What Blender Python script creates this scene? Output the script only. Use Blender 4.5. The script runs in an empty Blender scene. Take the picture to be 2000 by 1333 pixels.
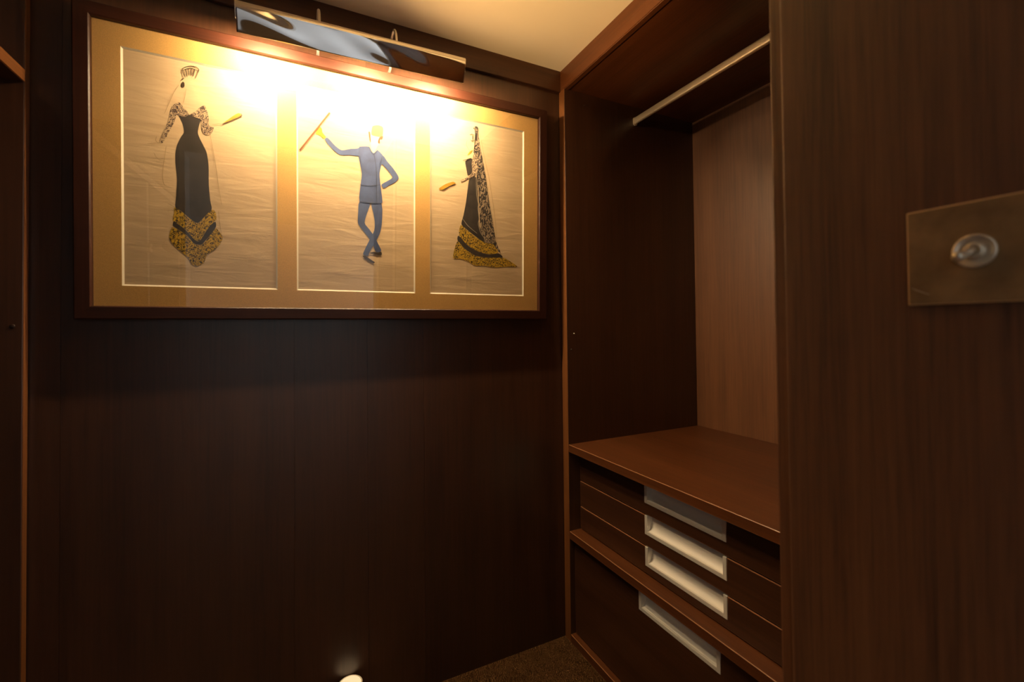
import bpy, bmesh, math, random
from mathutils import Vector, Matrix

random.seed(7)
SC = bpy.context.scene
COL = SC.collection

# ------------------------------------------------------------------ camera, world, exposure
CAM_H = 1.2459
F_PX, CY = 863.5, 628.8                      # focal length and optical centre for a 2000x1333 frame
YAW, PITCH, ROLL = 0.4557, 0.0159, -0.0105
cam_d = bpy.data.cameras.new('camera')
cam_d.sensor_width = 36.0
cam_d.lens = F_PX * 36.0 / 2000.0
cam_d.shift_y = (CY - 666.5) / 2000.0
cam_d.clip_start = 0.02
cam = bpy.data.objects.new('camera', cam_d)
COL.objects.link(cam)
fw = Vector((math.sin(YAW) * math.cos(PITCH), math.cos(YAW) * math.cos(PITCH), math.sin(PITCH)))
rt = Vector((math.cos(YAW), -math.sin(YAW), 0))
up = rt.cross(fw)
r2 = rt * math.cos(ROLL) + up * math.sin(ROLL)
u2 = up * math.cos(ROLL) - rt * math.sin(ROLL)
m = Matrix((r2, u2, -fw)).transposed().to_4x4()
m.translation = (0, 0, CAM_H)
cam.matrix_world = m
cam_d.dof.use_dof = True
cam_d.dof.focus_distance = 1.9
cam_d.dof.aperture_fstop = 4.0
SC.camera = cam

SC.view_settings.view_transform = 'Standard'
SC.view_settings.look = 'None'
SC.view_settings.gamma = 1.0
SC.view_settings.use_curve_mapping = False
SC.view_settings.exposure = 0.0

W_ = bpy.data.worlds.new('sky')
W_.use_nodes = True
W_.node_tree.nodes['Background'].inputs[0].default_value = (0.72, 0.85, 1.0, 1)
W_.node_tree.nodes['Background'].inputs[1].default_value = 0.8
SC.world = W_

def area_light(name, loc, rot, sx, sy, power, colour):
    l = bpy.data.lights.new(name, 'AREA')
    l.shape = 'RECTANGLE'; l.size = sx; l.size_y = sy
    l.energy = power; l.color = colour
    o = bpy.data.objects.new(name, l)
    o.location = loc; o.rotation_euler = rot
    COL.objects.link(o)
    return o
# daylight coming in through the bedroom window behind the photographer, off to the right (light points -x)
DAY = 33.0
area_light('window_daylight', (2.36, -1.85, 1.55), (math.radians(90), 0, math.radians(90)), 1.2, 1.1, DAY, (0.92, 0.95, 1.0))

SPOT = 180.0                                   # warm spot added out of view on the left wardrobe to brighten the ceiling
sp_pos, sp_aim = Vector((-0.49, 0.465, 1.62)), Vector((0.36, 0.92, 2.3))
sp_l = bpy.data.lights.new('ceiling_fill_beam', 'SPOT')
sp_l.energy = SPOT; sp_l.color = (1.0, 0.57, 0.20); sp_l.shadow_soft_size = 0.02
sp_l.spot_size = math.radians(42); sp_l.spot_blend = 0.75
sp_o = bpy.data.objects.new('ceiling_fill_beam', sp_l)
sp_o.location = sp_pos
sp_o.rotation_euler = (sp_aim - sp_pos).to_track_quat('-Z', 'Y').to_euler()
COL.objects.link(sp_o)

BULB = 1240.0                                   # strength of the picture-light bulbs
WARM = (1.0, 0.72, 0.41)

# ------------------------------------------------------------------ measured room
D, W, L, H = 1.5362, 0.9788, -0.603, 2.3      # back wall, right wardrobe front, left wardrobe front, ceiling
ZS, ZR, ZP, ZF = 0.7817, 0.4376, 0.0319, 2.2165

# ------------------------------------------------------------------ materials
def nodes_of(name):
    mt = bpy.data.materials.new(name)
    mt.use_nodes = True
    nt = mt.node_tree
    return mt, nt, nt.nodes['Principled BSDF']

def N(nt, typ, **kw):
    n = nt.nodes.new(typ)
    for k, v in kw.items():
        if isinstance(v, (int, float, tuple)) and k[0] == 'i' and k[1:].isdigit():
            n.inputs[int(k[1:])].default_value = v
        else:
            setattr(n, k, v)
    return n

def ramp(nt, fac, stops):
    r = nt.nodes.new('ShaderNodeValToRGB')
    els = r.color_ramp.elements
    while len(els) < len(stops): els.new(0.5)
    for e, (p, c) in zip(els, stops):
        e.position = p; e.color = tuple(c) + (1,)
    nt.links.new(fac, r.inputs[0])
    return r.outputs[0]

def wood(name, dark, mid, light, axis='z', rough=0.38, scale=1.0, coat=0.0, bump=0.12, spec=0.5):
    """veneer: long fibres along one axis, broad tone bands across it"""
    mt, nt, b = nodes_of(name)
    tc = N(nt, 'ShaderNodeTexCoord')
    st = {'x': (1.2, 40, 40), 'y': (40, 1.2, 40), 'z': (40, 40, 1.2)}[axis]
    mp = N(nt, 'ShaderNodeMapping'); mp.inputs['Scale'].default_value = tuple(s * scale for s in st)
    nt.links.new(tc.outputs['Object'], mp.inputs['Vector'])
    n1 = N(nt, 'ShaderNodeTexNoise'); n1.inputs['Scale'].default_value = 3.0
    n1.inputs['Detail'].default_value = 6; n1.inputs['Roughness'].default_value = 0.65
    n1.inputs['Distortion'].default_value = 0.25
    nt.links.new(mp.outputs[0], n1.inputs['Vector'])
    mp2 = N(nt, 'ShaderNodeMapping')
    st2 = {'x': (0.25, 7, 7), 'y': (7, 0.25, 7), 'z': (7, 7, 0.25)}[axis]
    mp2.inputs['Scale'].default_value = st2
    nt.links.new(tc.outputs['Object'], mp2.inputs['Vector'])
    n2 = N(nt, 'ShaderNodeTexNoise'); n2.inputs['Scale'].default_value = 1.6; n2.inputs['Detail'].default_value = 3
    nt.links.new(mp2.outputs[0], n2.inputs['Vector'])
    mx = N(nt, 'ShaderNodeMath', operation='MULTIPLY_ADD')
    mx.inputs[1].default_value = 0.55
    nt.links.new(n1.outputs['Fac'], mx.inputs[0])
    m2 = N(nt, 'ShaderNodeMath', operation='MULTIPLY'); m2.inputs[1].default_value = 0.45
    nt.links.new(n2.outputs['Fac'], m2.inputs[0])
    nt.links.new(m2.outputs[0], mx.inputs[2])
    c = ramp(nt, mx.outputs[0], [(0.33, dark), (0.5, mid), (0.68, light)])
    nt.links.new(c, b.inputs['Base Color'])
    b.inputs['Roughness'].default_value = rough
    b.inputs['Specular IOR Level'].default_value = spec
    b.inputs['Coat Weight'].default_value = coat
    b.inputs['Coat Roughness'].default_value = 0.2
    bp = N(nt, 'ShaderNodeBump'); bp.inputs['Strength'].default_value = bump
    bp.inputs['Distance'].default_value = 0.002
    nt.links.new(n1.outputs['Fac'], bp.inputs['Height'])
    nt.links.new(bp.outputs[0], b.inputs['Normal'])
    return mt

def plain(name, col, rough=0.5, metal=0.0, spec=0.5, bump=0.0, bscale=200.0, vary=0.0):
    mt, nt, b = nodes_of(name)
    b.inputs['Base Color'].default_value = tuple(col) + (1,)
    b.inputs['Roughness'].default_value = rough
    b.inputs['Metallic'].default_value = metal
    b.inputs['Specular IOR Level'].default_value = spec
    tc = N(nt, 'ShaderNodeTexCoord')
    nz = N(nt, 'ShaderNodeTexNoise'); nz.inputs['Scale'].default_value = bscale; nz.inputs['Detail'].default_value = 3
    nt.links.new(tc.outputs['Object'], nz.inputs['Vector'])
    if vary:
        lo = tuple(c * (1 - vary) for c in col); hi = tuple(min(1, c * (1 + vary)) for c in col)
        nt.links.new(ramp(nt, nz.outputs['Fac'], [(0.3, lo), (0.7, hi)]), b.inputs['Base Color'])
    if bump:
        bp = N(nt, 'ShaderNodeBump'); bp.inputs['Strength'].default_value = bump; bp.inputs['Distance'].default_value = 0.001
        nt.links.new(nz.outputs['Fac'], bp.inputs['Height'])
        nt.links.new(bp.outputs[0], b.inputs['Normal'])
    return mt

WD, WM, WL = (0.030, 0.0105, 0.0041), (0.052, 0.0190, 0.0072), (0.076, 0.029, 0.0115)
M = {}
M['wood'] = wood('dark_veneer', WD, WM, WL, 'z', 0.38, spec=0.85)
M['wood_y'] = wood('dark_veneer_horizontal', (0.062, 0.0190, 0.0050), (0.100, 0.0315, 0.0088), (0.138, 0.0455, 0.0135), 'y', 0.40)
M['wood_d'] = wood('dark_veneer_drawers', WD, WM, WL, 'y', 0.40)
M['wood_x'] = wood('dark_veneer_crosswise', WD, WM, WL, 'x', 0.36)
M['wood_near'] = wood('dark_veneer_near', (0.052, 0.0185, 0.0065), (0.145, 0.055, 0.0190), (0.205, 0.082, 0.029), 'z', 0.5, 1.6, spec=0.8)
M['wood_back'] = wood('dark_veneer_back', (0.115, 0.042, 0.0140), (0.180, 0.069, 0.0240), (0.235, 0.095, 0.035), 'z', 0.5, spec=1.0)
M['edge'] = wood('veneer_edging', (0.13, 0.046, 0.013), (0.19, 0.070, 0.020), (0.25, 0.095, 0.029), 'z', 0.35)
M['edge_y'] = wood('veneer_edging_horizontal', (0.13, 0.046, 0.013), (0.19, 0.070, 0.020), (0.25, 0.095, 0.029), 'y', 0.35)
M['highlight_edge'] = plain('painted_edge_highlight', (0.30, 0.135, 0.062), 0.35)  # paler colour on the bevels paints in the highlight line along the edges
M['frame_z'] = wood('mahogany_upright', (0.018, 0.005, 0.0022), (0.034, 0.009, 0.0036), (0.05, 0.014, 0.0055), 'z', 0.45, spec=0.35)
M['frame_x'] = wood('mahogany_rail', (0.018, 0.005, 0.0022), (0.034, 0.009, 0.0036), (0.05, 0.014, 0.0055), 'x', 0.45, spec=0.35)
M['ceiling'] = plain('ceiling_paint', (0.84, 0.80, 0.72), 0.9, bump=0.05, bscale=120)
M['plaster'] = plain('bedroom_paint', (0.88, 0.88, 0.87), 0.8, bump=0.05, bscale=120)
M['white_wood'] = plain('white_gloss_paint', (0.78, 0.78, 0.76), 0.35)
M['alu'] = plain('satin_aluminium', (0.80, 0.78, 0.73), 0.42, 0.3, bump=0.04, bscale=600)
M['alu_inner'] = plain('pale_recess', (0.88, 0.86, 0.80), 0.5, 0.0)
M['rail_metal'] = plain('satin_rail', (0.88, 0.72, 0.50), 0.45, 0.6)
M['steel'] = plain('steel_pin', (0.7, 0.68, 0.65), 0.3, 1.0)
M['brass'] = plain('aged_bronze', (0.36, 0.225, 0.105), 0.5, 0.5, bump=0.05, bscale=40, vary=0.25)
M['brass_edge'] = plain('worn_bronze_edge', (0.85, 0.56, 0.28), 0.35, 0.4)
M['nickel'] = plain('polished_nickel', (0.88, 0.78, 0.62), 0.3, 0.65)
M['mat'] = plain('linen_mount', (0.68, 0.40, 0.125), 0.85, bump=0.35, bscale=700, vary=0.12)
M['bevel'] = plain('mount_core', (0.85, 0.78, 0.62), 0.8)
M['white_plastic'] = plain('cream_plastic', (0.82, 0.78, 0.68), 0.45)
M['black'] = plain('cap_plastic', (0.03, 0.014, 0.008), 0.4)

def chrome_mat():
    mt, nt, b = nodes_of('polished_chrome')
    b.inputs['Base Color'].default_value = (0.86, 0.86, 0.86, 1)
    b.inputs['Metallic'].default_value = 1.0
    b.inputs['Roughness'].default_value = 0.06
    return mt
M['chrome'] = chrome_mat()
M['satin'] = plain('satin_chrome', (0.62, 0.58, 0.52), 0.38, 0.9)
M['reflector'] = plain('hood_inside', (0.85, 0.83, 0.78), 0.6)

def paper_mat():
    mt, nt, b = nodes_of('kraft_paper')
    tc = N(nt, 'ShaderNodeTexCoord')
    mp = N(nt, 'ShaderNodeMapping'); mp.inputs['Scale'].default_value = (4, 1, 22)
    nt.links.new(tc.outputs['Object'], mp.inputs['Vector'])
    n1 = N(nt, 'ShaderNodeTexNoise'); n1.inputs['Scale'].default_value = 1.5; n1.inputs['Detail'].default_value = 5
    n1.inputs['Distortion'].default_value = 0.6
    nt.links.new(mp.outputs[0], n1.inputs['Vector'])
    c = ramp(nt, n1.outputs['Fac'], [(0.3, (0.62, 0.45, 0.265)), (0.7, (0.70, 0.52, 0.315))])
    nt.links.new(c, b.inputs['Base Color'])
    b.inputs['Roughness'].default_value = 0.8
    bp = N(nt, 'ShaderNodeBump'); bp.inputs['Strength'].default_value = 0.5; bp.inputs['Distance'].default_value = 0.004
    nt.links.new(n1.outputs['Fac'], bp.inputs['Height'])
    nt.links.new(bp.outputs[0], b.inputs['Normal'])
    return mt
M['paper'] = paper_mat()

def print_mat(name, a, bcol, scale, lo, hi, kind='VORONOI', stretch=(1, 1, 1)):
    """gouache lace: dark squiggles over a ground colour (flat print)"""
    mt, nt, b = nodes_of(name)
    tc = N(nt, 'ShaderNodeTexCoord')
    mp = N(nt, 'ShaderNodeMapping'); mp.inputs['Scale'].default_value = stretch
    nt.links.new(tc.outputs['Object'], mp.inputs['Vector'])
    n1 = N(nt, 'ShaderNodeTexNoise'); n1.inputs['Scale'].default_value = scale; n1.inputs['Detail'].default_value = 1.5
    n1.inputs['Distortion'].default_value = 2.2
    nt.links.new(mp.outputs[0], n1.inputs['Vector'])
    s = N(nt, 'ShaderNodeMath', operation='SUBTRACT'); s.inputs[1].default_value = 0.5
    nt.links.new(n1.outputs['Fac'], s.inputs[0])
    ab = N(nt, 'ShaderNodeMath', operation='ABSOLUTE')
    nt.links.new(s.outputs[0], ab.inputs[0])
    c = ramp(nt, ab.outputs[0], [(lo, a), (hi, bcol)])
    nt.links.new(c, b.inputs['Base Color'])
    b.inputs['Roughness'].default_value = 0.75
    return mt
M['p_black'] = plain('black_gouache', (0.035, 0.026, 0.020), 0.7, bscale=25, vary=0.35)
M['p_lace'] = print_mat('purple_black_lace', (0.045, 0.02, 0.02), (0.55, 0.40, 0.24), 85, 0.05, 0.06)
M['p_gold'] = print_mat('gold_black_lace', (0.03, 0.018, 0.006), (0.60, 0.36, 0.02), 85, 0.045, 0.055)
M['p_veil'] = print_mat('grey_black_veil', (0.03, 0.022, 0.018), (0.34, 0.25, 0.16), 60, 0.06, 0.085, stretch=(1, 1, 0.5))
M['p_blue'] = plain('slate_blue_gouache', (0.060, 0.092, 0.215), 0.7, bscale=30, vary=0.25)
M['p_darkblue'] = plain('dark_blue_line', (0.025, 0.035, 0.07), 0.7)
M['p_ink'] = plain('brown_black_ink', (0.05, 0.028, 0.012), 0.7)
M['p_pencil'] = plain('pencil_line', (0.33, 0.225, 0.11), 0.8)
M['p_white'] = plain('pale_line', (0.36, 0.29, 0.21), 0.8)
M['p_yellow'] = plain('yellow_gouache', (0.50, 0.26, 0.015), 0.7, bscale=60, vary=0.25)
M['p_brown'] = plain('brown_gouache', (0.16, 0.055, 0.015), 0.7)
M['p_tan'] = plain('straw_gouache', (0.34, 0.16, 0.065), 0.7)
M['p_skin'] = plain('pale_gouache', (0.74, 0.58, 0.38), 0.7)

def glass_mat():
    mt = bpy.data.materials.new('picture_glass'); mt.use_nodes = True
    nt = mt.node_tree
    for n in list(nt.nodes): nt.nodes.remove(n)
    out = N(nt, 'ShaderNodeOutputMaterial')
    mix = N(nt, 'ShaderNodeMixShader')
    tr = N(nt, 'ShaderNodeBsdfTransparent'); tr.inputs[0].default_value = (0.97, 0.975, 0.97, 1)
    gl = N(nt, 'ShaderNodeBsdfGlossy'); gl.inputs['Roughness'].default_value = 0.012
    gl.inputs['Color'].default_value = (1, 1, 1, 1)
    # Schlick reflectance, the same from either side of the thin pane
    ge = N(nt, 'ShaderNodeNewGeometry')
    dt = N(nt, 'ShaderNodeVectorMath', operation='DOT_PRODUCT')
    nt.links.new(ge.outputs['Incoming'], dt.inputs[0]); nt.links.new(ge.outputs['Normal'], dt.inputs[1])
    ab = N(nt, 'ShaderNodeMath', operation='ABSOLUTE'); nt.links.new(dt.outputs['Value'], ab.inputs[0])
    sb = N(nt, 'ShaderNodeMath', operation='SUBTRACT'); sb.inputs[0].default_value = 1.0
    nt.links.new(ab.outputs[0], sb.inputs[1])
    pw = N(nt, 'ShaderNodeMath', operation='POWER'); pw.inputs[1].default_value = 5.0
    nt.links.new(sb.outputs[0], pw.inputs[0])
    ma = N(nt, 'ShaderNodeMath', operation='MULTIPLY_ADD'); ma.inputs[1].default_value = 0.93; ma.inputs[2].default_value = 0.06
    nt.links.new(pw.outputs[0], ma.inputs[0])
    nt.links.new(ma.outputs[0], mix.inputs[0])
    nt.links.new(tr.outputs[0], mix.inputs[1]); nt.links.new(gl.outputs[0], mix.inputs[2])
    nt.links.new(mix.outputs[0], out.inputs[0])
    return mt
M['glass'] = glass_mat()

def emit(name, col, strength):
    mt, nt, b = nodes_of(name)
    b.inputs['Base Color'].default_value = (0.9, 0.85, 0.75, 1)
    b.inputs['Emission Color'].default_value = tuple(col) + (1,)
    b.inputs['Emission Strength'].default_value = strength
    return mt
M['diffuser'] = emit('frosted_diffuser', (1.0, 0.72, 0.42), 0.62)
M['bulb'] = emit('lit_bulb', WARM, BULB)

def carpet_mat():
    mt, nt, b = nodes_of('brown_carpet')
    tc = N(nt, 'ShaderNodeTexCoord')
    n1 = N(nt, 'ShaderNodeTexNoise'); n1.inputs['Scale'].default_value = 260; n1.inputs['Detail'].default_value = 3
    n2 = N(nt, 'ShaderNodeTexNoise'); n2.inputs['Scale'].default_value = 22; n2.inputs['Detail'].default_value = 3
    for n in (n1, n2): nt.links.new(tc.outputs['Object'], n.inputs['Vector'])
    ad = N(nt, 'ShaderNodeMath', operation='MULTIPLY_ADD'); ad.inputs[1].default_value = 0.65
    m2 = N(nt, 'ShaderNodeMath', operation='MULTIPLY'); m2.inputs[1].default_value = 0.8
    nt.links.new(n2.outputs['Fac'], m2.inputs[0])
    nt.links.new(n1.outputs['Fac'], ad.inputs[0]); nt.links.new(m2.outputs[0], ad.inputs[2])
    c = ramp(nt, ad.outputs[0], [(0.35, (0.026, 0.0115, 0.0035)), (0.52, (0.058, 0.027, 0.008)), (0.68, (0.12, 0.060, 0.022))])
    nt.links.new(c, b.inputs['Base Color'])
    b.inputs['Roughness'].default_value = 1.0
    b.inputs['Specular IOR Level'].default_value = 0.1
    bp = N(nt, 'ShaderNodeBump'); bp.inputs['Strength'].default_value = 0.7; bp.inputs['Distance'].default_value = 0.003
    nt.links.new(n1.outputs['Fac'], bp.inputs['Height']); nt.links.new(bp.outputs[0], b.inputs['Normal'])
    return mt
M['carpet'] = carpet_mat()

# ------------------------------------------------------------------ building helpers
def link(name, me, mat, parent=None):
    o = bpy.data.objects.new(name, me)
    COL.objects.link(o)
    if mat is not None: me.materials.append(mat)
    if parent is not None: o.parent = parent
    return o

def world_of(parent):
    v = Vector((0, 0, 0))
    while parent is not None:
        v += parent.location; parent = parent.parent
    return v

def finish(name, bm, mat, parent=None, smooth=False, centre=True):
    """bm is in the parent-free frame of the group; the object origin goes to its bounding-box centre"""
    bmesh.ops.recalc_face_normals(bm, faces=bm.faces)
    lo = Vector((min(v.co[i] for v in bm.verts) for i in range(3)))
    hi = Vector((max(v.co[i] for v in bm.verts) for i in range(3)))
    c = (lo + hi) / 2 if centre else Vector((0, 0, 0))
    for v in bm.verts: v.co -= c
    me = bpy.data.meshes.new(name)
    bm.to_mesh(me); bm.free()
    if smooth:
        for p in me.polygons: p.use_smooth = True
    o = link(name, me, mat, parent)
    o.location = c - world_of(parent) if centre else Vector((0, 0, 0))
    return o

def add_box(bm, x0, x1, y0, y1, z0, z1):
    vs = [bm.verts.new((x, y, z)) for x in (x0, x1) for y in (y0, y1) for z in (z0, z1)]
    for f in ((0, 1, 3, 2), (4, 6, 7, 5), (0, 4, 5, 1), (2, 3, 7, 6), (0, 2, 6, 4), (1, 5, 7, 3)):
        bm.faces.new([vs[i] for i in f])
    return vs

def box(name, x0, x1, y0, y1, z0, z1, mat, parent=None, bevel=0.0, seg=2, edge=None):
    bm = bmesh.new()
    add_box(bm, x0, x1, y0, y1, z0, z1)
    if bevel:
        r = bmesh.ops.bevel(bm, geom=list(bm.edges), offset=bevel, segments=seg, affect='EDGES', profile=0.5)
        if edge:
            for f in r['faces']: f.material_index = 1
    o = finish(name, bm, mat, parent)
    if edge: o.data.materials.append(edge)
    return o

def prism(name, pts, lo, hi, axis, mat, parent=None, bevel=0.0, edge=None):
    """extrude a 2-D outline along an axis; pts are the two other coordinates in x,y,z order"""
    bm = bmesh.new()
    def P(a, b, t):
        return {'x': (t, a, b), 'y': (a, t, b), 'z': (a, b, t)}[axis]
    A = [bm.verts.new(P(a, b, lo)) for a, b in pts]
    B = [bm.verts.new(P(a, b, hi)) for a, b in pts]
    n = len(pts)
    bm.faces.new(A); bm.faces.new(list(reversed(B)))
    for i in range(n):
        j = (i + 1) % n
        bm.faces.new((A[i], B[i], B[j], A[j]))
    if bevel:
        r = bmesh.ops.bevel(bm, geom=list(bm.edges), offset=bevel, segments=2, affect='EDGES', profile=0.5)
        if edge:
            for f in r['faces']: f.material_index = 1
    o = finish(name, bm, mat, parent)
    if edge: o.data.materials.append(edge)
    return o

def add_lathe(bm, prof, n=40, frame=None):
    """prof: list of (radius, height); revolved about the frame's z axis"""
    rings = []
    for r, h in prof:
        if r < 1e-6:
            v = Vector((0, 0, h)); rings.append([bm.verts.new(frame @ v if frame else v)])
        else:
            ring = []
            for k in range(n):
                a = 2 * math.pi * k / n
                v = Vector((r * math.cos(a), r * math.sin(a), h))
                ring.append(bm.verts.new(frame @ v if frame else v))
            rings.append(ring)
    for a, b in zip(rings[:-1], rings[1:]):
        for k in range(n):
            k2 = (k + 1) % n
            if len(a) == 1 and len(b) == 1: continue
            if len(a) == 1: bm.faces.new((a[0], b[k], b[k2]))
            elif len(b) == 1: bm.faces.new((a[k], b[0], a[k2]))
            else: bm.faces.new((a[k], b[k], b[k2], a[k2]))

def lathe(name, prof, mat, parent=None, frame=None, n=40):
    bm = bmesh.new(); add_lathe(bm, prof, n, frame)
    o = finish(name, bm, mat, parent, smooth=True)
    return o

def auto_smooth(o, deg=35):
    for p in o.data.polygons: p.use_smooth = True
    md = o.modifiers.new('split', 'EDGE_SPLIT'); md.split_angle = math.radians(deg)

def root(name, label, cat, loc=(0, 0, 0), group=None):
    o = bpy.data.objects.new(name, None)
    o.empty_display_size = 0.1
    o.location = loc
    COL.objects.link(o)
    o['label'] = label; o['category'] = cat
    if group: o['group'] = group
    return o

def struct(o, label=None, cat=None):
    o['kind'] = 'structure'
    if label: o['label'] = label
    if cat: o['category'] = cat
    return o

def copy_tree(o, parent=None):
    c = o.copy(); COL.objects.link(c)
    c.parent = parent
    for ch in list(o.children): copy_tree(ch, c)
    return c

LOCAL_ROOTS = set()                            # roots that are rotated: their parts are built in their own frame
def world_of(parent):
    v = Vector((0, 0, 0))
    while parent is not None:
        if parent.name in LOCAL_ROOTS: break
        v += parent.location; parent = parent.parent
    return v

# ------------------------------------------------------------------ the room shell
YF = -3.2                                       # bedroom wall far behind the photographer
struct(box('floor', -2.1, 2.5, YF - 0.1, D + 0.02, -0.06, 0.0, M['carpet']), 'brown speckled carpet floor', 'floor')
struct(box('ceiling', -2.1, 2.5, YF - 0.1, D + 0.1, H, H + 0.06, M['ceiling']), 'cream painted ceiling lit warm by the picture light and an added spot', 'ceiling')
wb = struct(box('wall_back', -1.3, 1.8, D + 0.02, D + 0.1, -0.06, H, M['wood']), 'dark brown wood-panelled wall behind the framed picture', 'wall')
cuts = [-1.22, -0.5432, -0.0034, 0.2149, 0.4047, 1.72]
for a, b in zip(cuts[:-1], cuts[1:]):
    box('panel', a + 0.0003, b - 0.0003, D, D + 0.02, 0.0, H, M['wood'], wb)
struct(box('wall_left', -1.3, -1.22, -0.27, D + 0.02, 0.0, H, M['plaster']), 'plain wall behind the left wardrobe', 'wall')
struct(box('wall_rear', 1.72, 1.8, -0.27, D + 0.02, 0.0, H, M['plaster']), 'plain wall behind the right wardrobe', 'wall')
# the wing wall close to the camera: a veneered facing board on a core that shows as a narrow step
wr = struct(box('wall_right', 0.537, 1.72, -0.15, 0.3512, 0.0, H, M['wood_near'], bevel=0.0025), 'dark brown veneered wing wall close by on the right', 'wall')
box('panel', 0.52, 0.537, -0.15, 0.328, 0.0, H, M['wood_near'], wr, bevel=0.004, seg=3)
# cornice board along the top of the back wall
struct(box('trim_1', L, W, D - 0.014, D, 2.214, H, M['wood_x'], bevel=0.002), 'dark wooden cornice board along the top of the back wall', 'trim')

# bedroom behind the photographer (seen only in the chrome and the glass)
struct(box('wall_front', -2.1, 2.5, YF - 0.1, YF, 0, H, M['plaster']), 'pale bedroom wall far behind the photographer', 'wall')
struct(box('wall_bedroom_left', -2.1, -2.0, YF, -0.15, 0, H, M['plaster']), 'pale bedroom side wall opposite the window', 'wall')
struct(box('wall_bedroom_right', 2.4, 2.5, YF, -2.45, 0, H, M['plaster']), 'pale bedroom side wall beyond the window', 'wall')
struct(box('wall_bedroom_right', 2.4, 2.5, -1.25, -0.15, 0, H, M['plaster']), 'pale bedroom side wall next to the dressing room', 'wall')
struct(box('wall_bedroom_right', 2.4, 2.5, -2.45, -1.25, 0, 0.95, M['plaster']), 'pale bedroom wall below the window', 'wall')
struct(box('wall_bedroom_right', 2.4, 2.5, -2.45, -1.25, 2.15, H, M['plaster']), 'pale bedroom wall above the window', 'wall')
struct(box('wall_doorway_left', -2.0, -0.62, -0.27, -0.15, 0, H, M['plaster']), 'wall left of the dressing room doorway', 'wall')
struct(box('wall_doorway_right', 0.55, 2.4, -0.27, -0.15, 0, H, M['plaster']), 'wall right of the dressing room doorway', 'wall')
struct(box('wall_doorway_head', -0.62, 0.55, -0.27, -0.15, 2.2, H, M['plaster']), 'wall above the dressing room doorway', 'wall')
struct(box('trim_2', 0.505, 0.55, -0.28, -0.15, 0, 2.2, M['white_wood'], bevel=0.003), 'white painted door lining on the right of the doorway', 'trim')
struct(box('trim_3', -0.62, -0.575, -0.28, -0.15, 0, 2.2, M['white_wood'], bevel=0.003), 'white painted door lining on the left of the doorway', 'trim')
win = struct(box('window_1', 2.43, 2.47, -2.45, -1.25, 0.95, 1.01, M['white_wood']), 'white bedroom window behind the photographer', 'window')
for a in ((-2.45, -1.25, 2.09, 2.15), (-2.45, -2.39, 1.01, 2.09), (-1.31, -1.25, 1.01, 2.09), (-1.88, -1.82, 1.01, 2.09)):
    box('window_frame', 2.43, 2.47, *a, M['white_wood'], win)
for a, b in ((-2.39, -1.88), (-1.82, -1.31)):
    box('pane', 2.448, 2.452, a, b, 1.01, 2.09, M['glass'], win)

# ------------------------------------------------------------------ carpet pile near the wardrobe (tufts nobody could count)
def carpet_pile():
    rnd = random.Random(3)
    vs, fs = [], []
    def tuft(x, y, s):
        a = rnd.random() * 6.283; h = 0.0035 + rnd.random() * 0.003
        b = len(vs)
        for k in range(3):
            vs.append((x + s * math.cos(a + k * 2.094), y + s * math.sin(a + k * 2.094), -0.001))
        vs.append((x + rnd.uniform(-1, 1) * 0.0025, y + rnd.uniform(-1, 1) * 0.0025, h))
        fs.extend(((b, b + 1, b + 3), (b + 1, b + 2, b + 3), (b + 2, b, b + 3)))
    x = 0.38
    while x < W - 0.004:
        y = 0.95
        while y < D - 0.004:
            tuft(x + rnd.uniform(-0.0016, 0.0016), y + rnd.uniform(-0.0016, 0.0016), 0.0026)
            y += 0.0038
        x += 0.0038
    me = bpy.data.meshes.new('carpet_pile'); me.from_pydata(vs, [], fs); me.update()
    o = link('carpet_pile', me, M['carpet'], bpy.data.objects['floor'])
    o.location = -bpy.data.objects['floor'].location
    o['kind'] = 'stuff'
carpet_pile()

# ------------------------------------------------------------------ right-hand wardrobe
XB = 1.70
YI, YR = 1.4945, 0.449                          # inner faces of its two side panels
wrd = root('wardrobe', 'open dark wood wardrobe on the right, with hanging rail, shelf and four drawers', 'wardrobe', (W, 0.97, 0))
box('side_panel', W, XB, YI, D - 0.0005, 0.0, 2.2165, M['wood'], wrd, bevel=0.0015)
box('front_edging', W - 0.0012, W + 0.0015, YI + 0.001, D - 0.003, 0.0, 2.2165, M['edge'], wrd, bevel=0.0006)
box('side_panel', W, XB, 0.41, YR, 0.0, 2.2165, M['wood'], wrd, bevel=0.0015)
box('filler_strip', W + 0.002, W + 0.02, 0.353, 0.4095, 0.0, 2.2165, M['wood'], wrd)
box('back_panel', XB, XB + 0.018, 0.41, D - 0.0005, 0.0, 2.2165, M['wood_back'], wrd)
box('top_panel', W + 0.02, XB + 0.018, 0.353, D - 0.0005, 2.217, 2.238, M['wood_y'], wrd)
prism('fascia', [(W, 2.2170), (W + 0.0195, 2.2170), (W + 0.0195, H - 0.0005), (W - 0.0, H - 0.0005)], 0.353, D - 0.0005, 'y', M['wood_y'], wrd, bevel=0.0012)
box('fascia_lip', W + 0.001, W + 0.0195, 0.353, D - 0.0005, 2.2125, 2.2168, M['wood_y'], wrd, bevel=0.001)
box('shelf', W - 0.001, XB, YR, YI, ZS - 0.030, ZS, M['wood_y'], wrd, bevel=0.002, seg=3, edge=M['highlight_edge'])
box('divider_rail', W - 0.001, XB, YR, YI, ZR - 0.030, ZR, M['wood_y'], wrd, bevel=0.002, seg=3, edge=M['highlight_edge'])
box('plinth', W - 0.001, XB, YR, YI, 0.0, ZP, M['wood_y'], wrd, bevel=0.002, seg=3, edge=M['highlight_edge'])
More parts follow.
